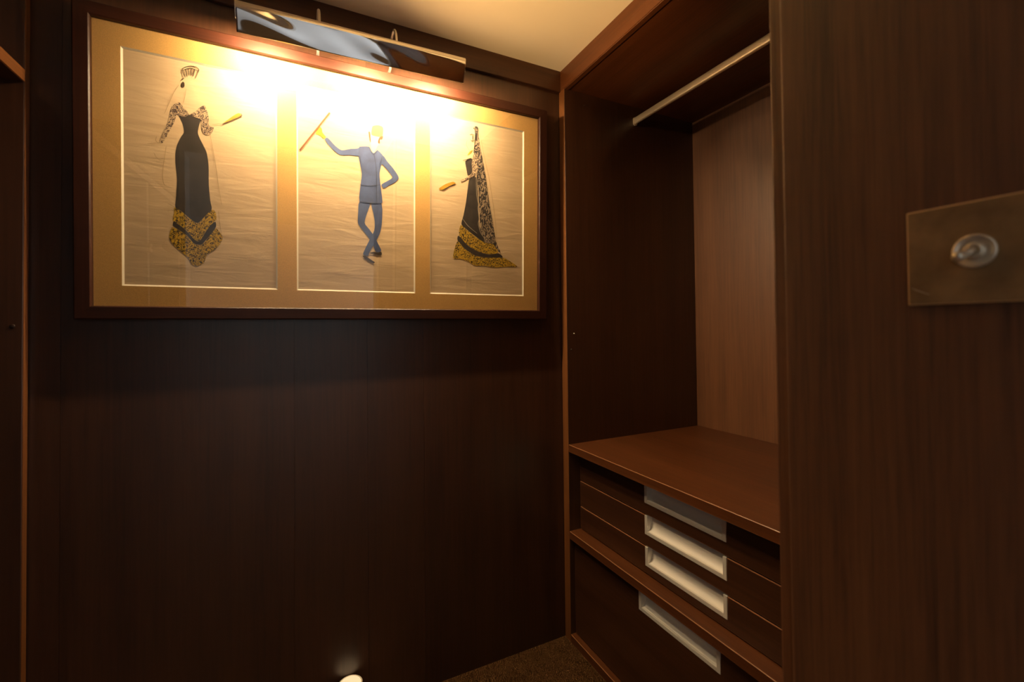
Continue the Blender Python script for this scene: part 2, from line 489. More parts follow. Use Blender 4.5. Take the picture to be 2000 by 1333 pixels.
# cam of hanging rail: flat oval tube with a slotted end socket on each side panel
def rail_section(cx, cz, hw, hh, n=8):
    r = hw
    pts = []
    for k in range(n + 1):
        a = math.pi * k / n
        pts.append((cx + r * math.cos(a), cz + (hh - r) + r * math.sin(a)))
    for k in range(n + 1):
        a = math.pi + math.pi * k / n
        pts.append((cx + r * math.cos(a), cz - (hh - r) + r * math.sin(a)))
    return pts
hr = prism('hanging_rail', rail_section(1.345, 2.1545, 0.0075, 0.0155), YR, YI, 'y', M['rail_metal'], wrd)
auto_smooth(hr, 30)
for a, b in ((YI - 0.006, YI - 0.0002), (YR + 0.0002, YR + 0.006)):
    sk = prism('rail_socket', rail_section(1.345, 2.1525, 0.0105, 0.0185), a, b, 'y', M['rail_metal'], hr)
# little pins and a catch in the far side panel
for x, z in ((1.010, 1.2238), (0.9965, 1.160)):
    fr = Matrix.Translation((x, YI, z)) @ Matrix.Rotation(math.radians(90), 4, 'X')
    lathe('shelf_pin', [(0.0028, -0.002), (0.0028, 0.003), (0.0018, 0.005), (0, 0.0055)], M['steel'] if z > 1.2 else M['black'], wrd, fr, 12)
bm = bmesh.new(); add_box(bm, -0.011, 0.011, -0.0015, 0.0, -0.0012, 0.0012)
bmesh.ops.transform(bm, matrix=Matrix.Translation((1.082, YI, 2.169)) @ Matrix.Rotation(math.radians(-20), 4, 'Y'), verts=bm.verts)
finish('door_catch', bm, M['steel'], wrd)

HY0, HY1 = 0.816, 1.124                         # pull handles, same span on every drawer
def drawer(z0, z1, xf, zb, mat):
    y0, y1 = YR + 0.004, YI - 0.0035
    pts = [(y0, z0), (y1, z0), (y1, z1), (HY1, z1), (HY1, zb), (HY0, zb), (HY0, z1), (y0, z1)]
    dr = prism('drawer', pts, xf, xf + 0.02, 'x', mat, wrd, bevel=0.002, edge=M['highlight_edge'])
    # drawer body behind the front
    bm = bmesh.new()
    add_box(bm, xf + 0.045, xf + 0.5, y0 + 0.02, y0 + 0.032, z0 + 0.008, z1 - 0.012)
    add_box(bm, xf + 0.045, xf + 0.5, y1 - 0.032, y1 - 0.02, z0 + 0.008, z1 - 0.012)
    add_box(bm, xf + 0.045, xf + 0.5, y0 + 0.032, y1 - 0.032, z0 + 0.008, z0 + 0.018)
    add_box(bm, xf + 0.045, xf + 0.055, y0 + 0.032, y1 - 0.032, z0 + 0.018, z1 - 0.012)
    finish('drawer_box', bm, M['wood'], dr)
    # U-shaped aluminium pull let into the notch, open at the top, with a hollowed recess
    t = 0.0125; e = 0.0006
    xa, xd = xf - 0.0016, xf + 0.024
    bm = bmesh.new()
    add_box(bm, xa, xd, HY0 + e, HY0 + t, zb + e, z1)
    add_box(bm, xa, xd, HY1 - t, HY1 - e, zb + e, z1)
    add_box(bm, xa, xd, HY0 + t, HY1 - t, zb + e, zb + t)
    bmesh.ops.bevel(bm, geom=list(bm.edges), offset=0.0007, segments=2, affect='EDGES')
    for f in bm.faces: f.material_index = 0
    prof = [(xf + 0.003, zb + t)]
    zt = z1 - 0.001
    for k in range(9):
        a = math.radians(90) * k / 8
        prof.append((xf + 0.003 + 0.016 * math.sin(a), zb + t + 0.020 * (1 - math.cos(a)) + 0.0002))
    prof.append((xf + 0.0195, zt))
    prof += [(xf + 0.024, zt), (xf + 0.024, zb + t)]
    A = [bm.verts.new((x, HY0 + t, z)) for x, z in prof]
    B = [bm.verts.new((x, HY1 - t, z)) for x, z in prof]
    n = len(prof)
    for i in range(n):
        j = (i + 1) % n
        f = bm.faces.new((A[i], B[i], B[j], A[j])); f.material_index = 1
        if i < 10: f.smooth = True
    h = finish('pull_handle', bm, M['alu'], dr)
    h.data.materials.append(M['alu_inner'])
    return dr
drawer(0.6340, 0.7330, W + 0.05, 0.6700, M['wood_d'])
drawer(0.5320, 0.6305, W + 0.05, 0.5680, M['wood_d'])
drawer(0.4410, 0.5287, W + 0.05, 0.4655, M['wood_d'])
drawer(ZP + 0.004, 0.4030, W + 0.02, 0.3320, M['wood_d'])

# ------------------------------------------------------------------ left-hand wardrobe (only its far end is in view)
lw = root('wardrobe', 'open dark wood wardrobe at the left edge, its shelf edge lit orange', 'wardrobe', (L, 0.7, 0))
XL = -1.2
box('side_panel', XL, L, 1.5085, D - 0.0035, 0.0, H - 0.001, M['wood'], lw, bevel=0.0015)
box('front_edging', L - 0.0015, L + 0.0012, 1.5105, D - 0.006, 0.0, H - 0.001, M['edge'], lw, bevel=0.0006)
box('side_panel', XL, L, -0.145, -0.117, 0.0, H - 0.001, M['wood'], lw, bevel=0.0015)
box('divider_panel', XL, L, 0.451, 0.479, 0.0, 1.8705, M['wood'], lw, bevel=0.0015)
box('back_panel', XL - 0.018, XL, -0.145, D - 0.0035, 0.0, H - 0.001, M['wood'], lw)
box('shelf', XL, L, -0.117, 1.5085, 1.8711, 1.9037, M['wood_y'], lw, bevel=0.002)
box('shelf_edging', L - 0.0015, L + 0.0012, -0.117, 1.5085, 1.8725, 1.9023, M['edge_y'], lw, bevel=0.0006)
box('plinth', XL, L - 0.02, -0.117, 1.5085, 0.0, 0.07, M['wood_y'], lw, bevel=0.002)
fr = Matrix.Translation((-0.6215, 1.5085, 1.2645)) @ Matrix.Rotation(math.radians(90), 4, 'X')
lathe('screw_cap', [(0.0055, -0.001), (0.0055, 0.0008), (0.0045, 0.0016), (0, 0.0018)], M['black'], lw, fr, 16)

# ------------------------------------------------------------------ the framed picture (own frame: x along the wall, z up, -y to the room)
T, OFF, V0 = 0.0295, 0.02, 1.3173
pic = root('framed_picture', 'wide dark-framed picture of three costume sketches in a gold mount on the back wall', 'picture', (0, D - OFF, V0))
pic.rotation_euler = (T, 0, 0)
LOCAL_ROOTS.add(pic.name)
U0, U1, VT = -0.4731, 0.8536, 0.7489
FB, FR = 0.0355, -0.015                         # frame bar width, front face of the frame
def bar(pts_in, pts_out, mat, name='frame_bar'):
    """mitred bar: the moulding section swept between two mitred ends"""
    # section: (distance outwards from the sight edge, y)
    sec = [(0.0, 0.006), (0.0, FR + 0.003), (0.003, FR), (FB - 0.003, FR + 0.001), (FB, FR + 0.004), (FB, 0.016), (0.0, 0.016)]
    bm = bmesh.new()
    R = []
    for (ix, iz), (ox, oz) in zip(pts_in, pts_out):
        R.append([bm.verts.new((ix + (ox - ix) * d / FB, y, iz + (oz - iz) * d / FB)) for d, y in sec])
    n = len(sec)
    for i in range(n):
        j = (i + 1) % n
        bm.faces.new((R[0][i], R[1][i], R[1][j], R[0][j]))
    bm.faces.new(R[0]); bm.faces.new(list(reversed(R[1])))
    return finish(name, bm, mat, pic)
ci = [(U0, 0.0), (U1, 0.0), (U1, VT), (U0, VT)]
co = [(U0 - FB, -FB), (U1 + FB, -FB), (U1 + FB, VT + FB), (U0 - FB, VT + FB)]
for i in range(4):
    j = (i + 1) % 4
    g = 0.00015
    bar((ci[i], ci[j]), (co[i], co[j]), M['frame_x'] if i % 2 == 0 else M['frame_z'])
box('backing_board', U0 + 0.0002, U1 - 0.0002, 0.0052, 0.012, 0.0002, VT - 0.0002, M['p_tan'], pic)
# mount with three bevelled windows
WINS = [(-0.4150, -0.0480), (0.0046, 0.3716), (0.4237, 0.7935)]
WV0, WV1 = 0.0545, 0.6905
def mount():
    us = [U0 + 0.0002] + [u for w in WINS for u in w] + [U1 - 0.0002]
    vs = [0.0002, WV0, WV1, VT - 0.0002]
    bm = bmesh.new(); grid = {}
    for i, u in enumerate(us):
        for j, v in enumerate(vs): grid[i, j] = bm.verts.new((u, 0.0, v))
    for i in range(len(us) - 1):
        for j in range(3):
            if j == 1 and i % 2 == 1: continue
            bm.faces.new((grid[i, j], grid[i + 1, j], grid[i + 1, j + 1], grid[i, j + 1]))
    r = bmesh.ops.extrude_face_region(bm, geom=list(bm.faces))
    for v in [g for g in r['geom'] if isinstance(g, bmesh.types.BMVert)]: v.co.y += 0.0012
    return finish('mount', bm, M['mat'], pic)
mount()
for a, b in WINS:                                # cream bevelled card core round each window
    bm = bmesh.new()
    s, y0, y1 = 0.0042, 0.0002, 0.0044
    o_ = [(a, WV0), (b, WV0), (b, WV1), (a, WV1)]
    i_ = [(a + s, WV0 + s), (b - s, WV0 + s), (b - s, WV1 - s), (a + s, WV1 - s)]
    Vo = [bm.verts.new((x, y0, z)) for x, z in o_]; Vi = [bm.verts.new((x, y1, z)) for x, z in i_]
    Vb = [bm.verts.new((x, y1, z)) for x, z in o_]
    for k in range(4):
        q = (k + 1) % 4
        bm.faces.new((Vo[k], Vo[q], Vi[q], Vi[k])); bm.faces.new((Vi[k], Vi[q], Vb[q], Vb[k])); bm.faces.new((Vb[k], Vb[q], Vo[q], Vo[k]))
    finish('mount_bevel', bm, M['bevel'], pic)
# picture glass: clear pane in front of the mount
bm = bmesh.new(); add_box(bm, U0 + 0.0003, U1 - 0.0003, -0.0042, -0.0022, 0.0003, VT - 0.0003)
clear = bpy.data.materials.new('clear_inside'); clear.use_nodes = True
for n_ in list(clear.node_tree.nodes): clear.node_tree.nodes.remove(n_)
o_n = N(clear.node_tree, 'ShaderNodeOutputMaterial'); t_n = N(clear.node_tree, 'ShaderNodeBsdfTransparent')
clear.node_tree.links.new(t_n.outputs[0], o_n.inputs[0])
bm.normal_update()
bmesh.ops.recalc_face_normals(bm, faces=bm.faces)
for f in bm.faces: f.material_index = 0 if f.normal.y < -0.9 else 1
gl = finish('glass', bm, M['glass'], pic)
gl.data.materials.append(clear)

# the three sketches
# outlines in metres on the picture plane (x along the wall, z up from the lower sight edge)
DRAW = {
 1: {
  'gown': [(-0.2897,0.5330),(-0.2755,0.5330),(-0.2659,0.5407),(-0.2539,0.5356),(-0.2394,0.5315),(-0.2428,0.5191),(-0.2468,0.4949),(-0.2420,0.4782),(-0.2323,0.4564),(-0.2260,0.4398),(-0.2217,0.4051),(-0.2214,0.3519),(-0.2181,0.3049),(-0.2148,0.2804),(-0.2307,0.2592),(-0.2479,0.2380),(-0.2671,0.2496),(-0.2861,0.2680),(-0.2993,0.2769),(-0.2977,0.3071),(-0.2952,0.3535),(-0.2987,0.3991),(-0.2986,0.4278),(-0.2947,0.4515),(-0.2852,0.4762),(-0.2790,0.4889),(-0.2813,0.5087),(-0.2859,0.5222)],
  'sleeve': [(-0.2918,0.5700),(-0.3036,0.5589),(-0.3092,0.5434),(-0.3131,0.5169),(-0.3201,0.4956),(-0.3294,0.4682),(-0.3340,0.4532),(-0.3272,0.4504),(-0.3202,0.4642),(-0.3132,0.4826),(-0.3038,0.5044),(-0.2981,0.5227),(-0.2934,0.5351),(-0.2887,0.5321),(-0.2755,0.5336),(-0.2668,0.5417),(-0.2777,0.5557),(-0.2871,0.5681)],
  'sleeve2': [(-0.2343,0.5724),(-0.2441,0.5627),(-0.2562,0.5485),(-0.2644,0.5410),(-0.2515,0.5349),(-0.2389,0.5327),(-0.2384,0.5170),(-0.2370,0.5026),(-0.2322,0.4929),(-0.2214,0.4908),(-0.2124,0.5013),(-0.2089,0.5150),(-0.2173,0.5181),(-0.2207,0.5204),(-0.2212,0.5410),(-0.2245,0.5579),(-0.2294,0.5716)],
  'band': [(-0.3011,0.2767),(-0.2861,0.2668),(-0.2671,0.2490),(-0.2479,0.2368),(-0.2307,0.2586),(-0.2148,0.2792),(-0.2058,0.2736),(-0.2034,0.2530),(-0.2109,0.2433),(-0.2284,0.2180),(-0.2432,0.1884),(-0.2553,0.1904),(-0.2768,0.2178),(-0.2957,0.2334),(-0.3050,0.2400),(-0.3026,0.2604)],
  'black_band': [(-0.3027,0.2385),(-0.3051,0.2256),(-0.2911,0.2142),(-0.2721,0.1996),(-0.2578,0.1803),(-0.2408,0.1768),(-0.2310,0.1882),(-0.2135,0.2134),(-0.2045,0.2320),(-0.2059,0.2456),(-0.2159,0.2369),(-0.2284,0.2168),(-0.2432,0.1879),(-0.2554,0.1898),(-0.2768,0.2166),(-0.2957,0.2323)],
  'hem': [(-0.3075,0.2197),(-0.3136,0.1904),(-0.3030,0.1711),(-0.2843,0.1521),(-0.2700,0.1385),(-0.2629,0.1214),(-0.2484,0.1163),(-0.2337,0.1259),(-0.2262,0.1501),(-0.2087,0.1631),(-0.1936,0.1851),(-0.1884,0.2035),(-0.1985,0.2206),(-0.2060,0.2259),(-0.2285,0.1902),(-0.2408,0.1763),(-0.2578,0.1797),(-0.2721,0.1990),(-0.2911,0.2136)],
  'fan': [(-0.1882,0.5290),(-0.1564,0.5629),(-0.1450,0.5689),(-0.1424,0.5603),(-0.1616,0.5462)],
  'earring': [(-0.2817,0.6281),(-0.2845,0.6217),(-0.2836,0.6150),(-0.2799,0.6124),(-0.2770,0.6176),(-0.2770,0.6246),(-0.2788,0.6288)],
  'L_ink': [[(-0.2806,0.6647),(-0.2749,0.6701),(-0.2629,0.6766),(-0.2509,0.6773),(-0.2436,0.6721),(-0.2451,0.6647),(-0.2520,0.6444)], [(-0.2806,0.6647),(-0.2806,0.6560),(-0.2769,0.6425)], [(-0.2796,0.6609),(-0.2629,0.6708),(-0.2451,0.6670)], [(-0.2749,0.6655),(-0.2712,0.6445)], [(-0.2682,0.6683),(-0.2669,0.6490)], [(-0.2605,0.6714),(-0.2606,0.6505)], [(-0.2528,0.6710),(-0.2568,0.6491)], [(-0.2774,0.6407),(-0.2826,0.6325)], [(-0.1429,0.5687),(-0.1419,0.5604),(-0.1882,0.5284)]],
  'L_pencil': [[(-0.3599,0.4425),(-0.3454,0.4461),(-0.3295,0.4506)], [(-0.3456,0.4201),(-0.3420,0.4105),(-0.3329,0.4023),(-0.3201,0.4003)], [(-0.3190,0.4416),(-0.3247,0.3950),(-0.3276,0.3604),(-0.3231,0.3354),(-0.3046,0.3292)], [(-0.2174,0.4915),(-0.2101,0.4483),(-0.2038,0.4018),(-0.1970,0.3432),(-0.1906,0.2962)], [(-0.2893,0.6183),(-0.3011,0.5938),(-0.3119,0.5628),(-0.3222,0.5321)], [(-0.2732,0.6104),(-0.2762,0.5878),(-0.2800,0.5696)], [(-0.2123,0.5220),(-0.1973,0.5279),(-0.1882,0.5284)], [(-0.3151,0.2849),(-0.3002,0.2768)], [(-0.1983,0.2774),(-0.1954,0.2418),(-0.1910,0.2063)], [(-0.3399,0.4663),(-0.3418,0.4547),(-0.3364,0.4471)]],
 },
 2: {
  'cane': [(0.0116,0.4886),(0.0978,0.6220),(0.1020,0.6195),(0.0155,0.4860)],
  'hand': [(0.0582,0.5477),(0.0694,0.5708),(0.0766,0.5650),(0.0781,0.5542),(0.0884,0.5410),(0.0796,0.5356),(0.0719,0.5436)],
  'sleeve': [(0.0858,0.5317),(0.0935,0.5403),(0.1159,0.5190),(0.1355,0.5083),(0.1613,0.5171),(0.1830,0.5220),(0.1896,0.5260),(0.1874,0.4991),(0.1612,0.4972),(0.1318,0.4924),(0.1081,0.5065)],
  'jacket': [(0.1885,0.5269),(0.1940,0.5302),(0.2190,0.5339),(0.2263,0.5218),(0.2342,0.5149),(0.2416,0.5231),(0.2478,0.5265),(0.2644,0.5122),(0.2702,0.4955),(0.2587,0.4790),(0.2529,0.4488),(0.2558,0.4139),(0.2615,0.3676),(0.2586,0.3508),(0.2217,0.3483),(0.1894,0.3503),(0.1928,0.4055),(0.1967,0.4407),(0.1912,0.4744),(0.1857,0.4995)],
  'sleeve2': [(0.2644,0.5122),(0.2789,0.4939),(0.2964,0.4758),(0.3141,0.4516),(0.3147,0.4409),(0.3022,0.4273),(0.2818,0.4144),(0.2673,0.4037),(0.2592,0.4144),(0.2759,0.4273),(0.2952,0.4430),(0.2847,0.4593),(0.2702,0.4749),(0.2616,0.4853)],
  'trousers': [(0.1894,0.3486),(0.2217,0.3471),(0.2132,0.3154),(0.2049,0.2826),(0.2188,0.2636),(0.2329,0.2443),(0.2499,0.2134),(0.2585,0.1934),(0.2413,0.1881),(0.2328,0.2092),(0.2160,0.2371),(0.1937,0.2642),(0.1844,0.2806),(0.1855,0.3182)],
  'trousers2': [(0.2273,0.3478),(0.2597,0.3497),(0.2603,0.2850),(0.2528,0.2490),(0.2357,0.2153),(0.2215,0.1880),(0.2159,0.1748),(0.2003,0.1779),(0.2076,0.1987),(0.2216,0.2288),(0.2357,0.2592),(0.2374,0.2887),(0.2329,0.3174)],
  'shoe': [(0.1992,0.1720),(0.2059,0.1742),(0.2170,0.1673),(0.2300,0.1593),(0.2373,0.1544),(0.2328,0.1501),(0.2204,0.1558),(0.2075,0.1638)],
  'shoe2': [(0.2215,0.1833),(0.2328,0.1887),(0.2453,0.1872),(0.2579,0.1904),(0.2591,0.1799),(0.2413,0.1799)],
  'hat': [(0.2298,0.6015),(0.2388,0.6078),(0.2490,0.6104),(0.2645,0.6057),(0.2622,0.5759),(0.2445,0.5727),(0.2275,0.5754)],
  'face': [(0.2241,0.5713),(0.2388,0.5705),(0.2576,0.5692),(0.2547,0.5546),(0.2456,0.5384),(0.2342,0.5161),(0.2275,0.5266),(0.2241,0.5464)],
  'hair': [(0.2180,0.5830),(0.2230,0.5810),(0.2252,0.5495),(0.2219,0.5535),(0.2185,0.5715)],
  'hair2': [(0.2645,0.5763),(0.2616,0.5652),(0.2547,0.5628),(0.2536,0.5498),(0.2479,0.5523),(0.2502,0.5655),(0.2559,0.5736)],
  'L_darkblue': [[(0.2342,0.5149),(0.2415,0.4705),(0.2432,0.4123),(0.2415,0.3506)], [(0.2190,0.5339),(0.2320,0.5099),(0.2478,0.5265)], [(0.1894,0.3515),(0.2217,0.3494),(0.2592,0.3520)], [(0.2616,0.5088),(0.2547,0.4784)], [(0.1896,0.4995),(0.1940,0.4749)], [(0.1911,0.4053),(0.2217,0.4047),(0.2558,0.4139)]],
 },
 3: {
  'skirt': [(0.5723,0.4783),(0.5985,0.4865),(0.6035,0.4386),(0.6071,0.3806),(0.6107,0.3095),(0.6355,0.2495),(0.5933,0.2710),(0.5589,0.2938),(0.5406,0.3094),(0.5486,0.3421),(0.5588,0.3945),(0.5655,0.4466)],
  'bodice': [(0.5558,0.5400),(0.5804,0.5528),(0.5860,0.5331),(0.5805,0.5001),(0.5654,0.4883),(0.5599,0.5099)],
  'sleeve': [(0.5894,0.5723),(0.6026,0.5667),(0.6012,0.5355),(0.5957,0.4958),(0.5723,0.4796),(0.5417,0.4613),(0.5383,0.4685),(0.5654,0.4825),(0.5812,0.5002),(0.5804,0.5387)],
  'veil': [(0.5858,0.6631),(0.5940,0.6731),(0.6052,0.6688),(0.6066,0.6399),(0.6172,0.5834),(0.6350,0.4949),(0.6495,0.4051),(0.6640,0.3276),(0.6786,0.2561),(0.6992,0.2097),(0.6642,0.2484),(0.6369,0.2496),(0.6156,0.2969),(0.6099,0.3745),(0.6042,0.4517),(0.5992,0.4873),(0.6012,0.5355),(0.6026,0.5667),(0.5873,0.5752),(0.5941,0.6183),(0.5913,0.6565)],
  'band': [(0.5385,0.3060),(0.5589,0.2919),(0.5933,0.2690),(0.6355,0.2482),(0.6678,0.2454),(0.6860,0.2168),(0.6499,0.2078),(0.6074,0.2149),(0.5658,0.2346),(0.5319,0.2691)],
  'black_band': [(0.5305,0.2670),(0.5658,0.2333),(0.6074,0.2136),(0.6499,0.2065),(0.6882,0.2130),(0.7044,0.1993),(0.6428,0.1955),(0.5935,0.2003),(0.5522,0.2227),(0.5265,0.2476)],
  'hem': [(0.5252,0.2462),(0.5522,0.2214),(0.5935,0.1990),(0.6428,0.1942),(0.7044,0.1980),(0.7304,0.1895),(0.7682,0.1679),(0.7305,0.1660),(0.6716,0.1596),(0.6286,0.1639),(0.5935,0.1620),(0.5659,0.1767),(0.5353,0.1845),(0.5086,0.1860)],
  'fan': [(0.4561,0.4260),(0.4788,0.4446),(0.5083,0.4580),(0.5183,0.4518),(0.4951,0.4405),(0.4723,0.4237)],
  'collar': [(0.5640,0.5637),(0.5721,0.5759),(0.5831,0.5842),(0.5804,0.5760),(0.5681,0.5637)],
  'L_ink': [[(0.5721,0.6368),(0.5803,0.6403),(0.5899,0.6395)], [(0.5748,0.6187),(0.5817,0.6161),(0.5914,0.6204)], [(0.5844,0.6359),(0.5831,0.6215)], [(0.5941,0.6634),(0.5927,0.6309),(0.5900,0.5982),(0.5873,0.5746)], [(0.4690,0.4233),(0.5169,0.4522)], [(0.5450,0.5395),(0.5572,0.5440),(0.5790,0.5539)]],
  'L_white': [[(0.5971,0.4831),(0.5986,0.4250),(0.6057,0.3902),(0.6043,0.3738),(0.6086,0.3353),(0.6058,0.3155),(0.6157,0.2839),(0.6284,0.2667),(0.6313,0.2492)], [(0.5453,0.3290),(0.5657,0.3053),(0.6003,0.2813)]],
  'L_pencil': [[(0.5618,0.6158),(0.5585,0.5992),(0.5653,0.5863),(0.5756,0.5765)], [(0.6122,0.6474),(0.6278,0.5721),(0.6493,0.4838),(0.6712,0.3548),(0.6823,0.2498)]],
 },
}

def cat(pts, k=3, closed=True, tens=0.8):
    n = len(pts); out = []
    for i in range(n if closed else n - 1):
        p1, p2 = pts[i], pts[(i + 1) % n]
        p0 = pts[(i - 1) % n] if closed or i > 0 else p1
        p3 = pts[(i + 2) % n] if closed or i + 2 < n else p2
        for s in range(k):
            t = s / k; h1 = 2 * t**3 - 3 * t**2 + 1; h2 = -2 * t**3 + 3 * t**2; h3 = t**3 - 2 * t**2 + t; h4 = t**3 - t**2
            out.append(tuple(h1 * p1[c] + h2 * p2[c] + h3 * tens * 0.5 * (p2[c] - p0[c]) + h4 * tens * 0.5 * (p3[c] - p1[c]) for c in (0, 1)))
    if not closed: out.append(pts[-1])
    return out
def flat(name, pts, y, mat, parent, smooth=True):
    if smooth: pts = cat(pts)
    bm = bmesh.new()
    A = [bm.verts.new((u, y, v)) for u, v in pts]
    f = bm.faces.new(A); f.normal_update()
    bmesh.ops.triangulate(bm, faces=[f], ngon_method='EAR_CLIP')
    for f in bm.faces:
        f.normal_update()
        if f.normal.y > 0: f.normal_flip()
    me = bpy.data.meshes.new(name)
    lo = [min(v.co[i] for v in bm.verts) for i in range(3)]; hi = [max(v.co[i] for v in bm.verts) for i in range(3)]
    c = Vector([(a + b) / 2 for a, b in zip(lo, hi)])
    for v in bm.verts: v.co -= c
    bm.to_mesh(me); bm.free()
    o = link(name, me, mat, parent); o.location = c - world_of(parent)
    return o
def strokes(name, lines, y, w, mat, parent):
    bm = bmesh.new()
    for ln in lines:
        p = cat(ln, 4, False)
        prev = None
        for i in range(len(p)):
            a = Vector(p[max(0, i - 1)]); b = Vector(p[min(len(p) - 1, i + 1)])
            d = (b - a).normalized(); nrm = Vector((-d.y, d.x))
            ww = w * (0.55 + 0.45 * math.sin(math.pi * (i + 0.5) / len(p)))
            c = Vector(p[i])
            l = bm.verts.new((c.x + nrm.x * ww / 2, y, c.y + nrm.y * ww / 2)); r = bm.verts.new((c.x - nrm.x * ww / 2, y, c.y - nrm.y * ww / 2))
            if prev: bm.faces.new((prev[0], prev[1], r, l))
            prev = (l, r)
    return finish(name, bm, mat, parent)
PY = 0.0043
STY = {
 1: [('gown', 'gown', 'p_black'), ('band', 'gold_band', 'p_gold'), ('black_band', 'black_band', 'p_black'), ('hem', 'gold_hem', 'p_gold'),
     ('sleeve', 'lace_sleeve', 'p_lace'), ('sleeve2', 'lace_sleeve', 'p_lace'), ('fan', 'folded_fan', 'p_yellow'), ('earring', 'earring', 'p_ink')],
 2: [('hat', 'top_hat', 'p_tan'), ('face', 'face', 'p_skin'), ('hair', 'hair', 'p_brown'), ('hair2', 'hair', 'p_brown'), ('hand', 'glove', 'p_yellow'), ('trousers', 'trouser_leg', 'p_blue'),
     ('trousers2', 'trouser_leg', 'p_blue'), ('sleeve', 'coat_sleeve', 'p_blue'), ('sleeve2', 'coat_sleeve', 'p_blue'), ('jacket', 'jacket', 'p_blue'),
     ('shoe', 'shoe', 'p_ink'), ('shoe2', 'shoe', 'p_ink'), ('cane', 'cane', 'p_brown')],
 3: [('skirt', 'gown', 'p_black'), ('bodice', 'bodice', 'p_black'), ('collar', 'collar', 'p_yellow'), ('band', 'gold_band', 'p_gold'), ('black_band', 'black_band', 'p_black'),
     ('hem', 'gold_hem', 'p_gold'), ('veil', 'lace_veil', 'p_veil'), ('sleeve', 'lace_sleeve', 'p_lace'), ('fan', 'folded_fan', 'p_yellow')],
}
LBL = {1: 'sketch of a black gown with gold lace hem and lace sleeves', 2: 'sketch of a figure in a blue suit and straw-coloured top hat raising a cane', 3: 'sketch of a black gown seen from the side under a long lace veil'}
for k, (a, b) in enumerate(WINS, 1):
    sh = box('drawing', a + 0.0005, b - 0.0005, 0.0046, 0.0050, WV0 + 0.0005, WV1 - 0.0005, M['paper'], pic)
    sh['label'] = LBL[k]
    for i, (key, nm, mt) in enumerate(STY[k]):
        flat(nm, DRAW[k][key], PY - 0.00012 * i, M[mt], sh, key not in ('cane',))
    for key, nm, w, mt in (('L_pencil', 'pencil_line', 0.0011, 'p_pencil'), ('L_ink', 'ink_line', 0.0022, 'p_ink'), ('L_darkblue', 'seam_line', 0.0016, 'p_darkblue'), ('L_white', 'pale_line', 0.0022, 'p_white')):
        for ln in DRAW[k].get(key, ()): strokes(nm, [ln], PY - 0.0018, w, M[mt], sh)

# ------------------------------------------------------------------ picture light (own frame: x along the hood, -y to the room)
HX, HO, HZ = 0.1785, 0.16, 2.0405
pl = root('picture_light', 'long chrome hooded picture light above the framed picture', 'lamp', (HX, D - HO, HZ))
pl.rotation_euler = (0, -0.02, 0)
LOCAL_ROOTS.add(pl.name)
HL = 0.3155
def shell(name, prof, x0, x1, th, mat, mat_in):
    """sheet-metal trough: profile (y,z) given along its outer face, thickened inwards"""
    bm = bmesh.new()
    n = len(prof); inn = []
    for i in range(n):
        a = Vector(prof[max(0, i - 1)]); b = Vector(prof[min(n - 1, i + 1)])
        d = (b - a).normalized(); inn.append((prof[i][0] + d.y * th, prof[i][1] - d.x * th))
    def row(x): return [bm.verts.new((x, y, z)) for y, z in prof], [bm.verts.new((x, y, z)) for y, z in inn]
    nx = 2
    xs = [x0 + (x1 - x0) * k / (nx - 1) for k in range(nx)]
    rows = [row(x) for x in xs]
    for (A, B), (C, E) in zip(rows[:-1], rows[1:]):
        for i in range(n - 1):
            f = bm.faces.new((A[i], C[i], C[i + 1], A[i + 1])); f.material_index = 0
            f = bm.faces.new((B[i], B[i + 1], E[i + 1], E[i])); f.material_index = 1
        bm.faces.new((A[0], B[0], E[0], C[0])); bm.faces.new((A[-1], C[-1], E[-1], B[-1]))
    for A, B in (rows[0], rows[-1]):
        for i in range(n - 1): bm.faces.new((A[i], A[i + 1], B[i + 1], B[i]))
    o = finish(name, bm, mat, pl)
    o.data.materials.append(mat_in)
    return o
def F(o, z): return (-(o - HO), z)               # (wall offset, height above the hood's lower edge) -> (y, z)
front = []
for k in range(25):
    t = k / 24.0
    o = 0.188 + 0.024 * t + 0.0025 * math.sin(math.pi * t)
    front.append(F(o, 0.0605 * t))
def wavy_front():
    """the polished front sheet is thin and slightly buckled, which makes its reflections ripple"""
    bm = bmesh.new(); nx = 140; G = {}
    for i in range(nx + 1):
        x = -HL + 2 * HL * i / nx
        for j, (y, z) in enumerate(front):
            t = j / 24.0
            env = math.sin(math.pi * min(1, max(0, t))) ** 0.5 if 0 < t < 1 else 0
            wv = (0.0024 * math.sin(9.5 * x + 0.8 + 1.2 * t) + 0.0017 * math.sin(23 * x + 2.4 + 2.6 * t) + 0.0009 * math.sin(41 * x + 4.5 * t)) * env
            G[i, j] = bm.verts.new((x, y + wv, z))
    n = len(front)
    for i in range(nx):
        for j in range(n - 1): bm.faces.new((G[i, j], G[i + 1, j], G[i + 1, j + 1], G[i, j + 1]))
    o = finish('front_shade', bm, M['chrome'], pl, smooth=True)
    md = o.modifiers.new('sheet', 'SOLIDIFY'); md.thickness = 0.0012; md.offset = -1
    return o
wavy_front()
top = [F(0.2122, 0.0600)]
for k in range(9):
    a = math.radians(10 + 80 * k / 8)
    top.append(F(0.192 + 0.0207 * math.cos(a), 0.0600 + 0.0185 * math.sin(a)))
top += [F(0.165, 0.080), F(0.135, 0.078), F(0.118, 0.070), F(0.112, 0.055)]
tc_ = shell('top_cover', top, -HL, HL, 0.0015, M['satin'], M['reflector'])
auto_smooth(tc_, 40)
for sx in (-1, 1):                                # end caps close the upper part of the hood only
    x0, x1 = (HL - 0.0005, HL + 0.0012) if sx > 0 else (-HL - 0.0012, -HL + 0.0005)
    prism('end_cap', [f for f in front[12::6]] + top[1:] + [F(0.114, 0.050)], x0, x1, 'x', M['satin'], pl)
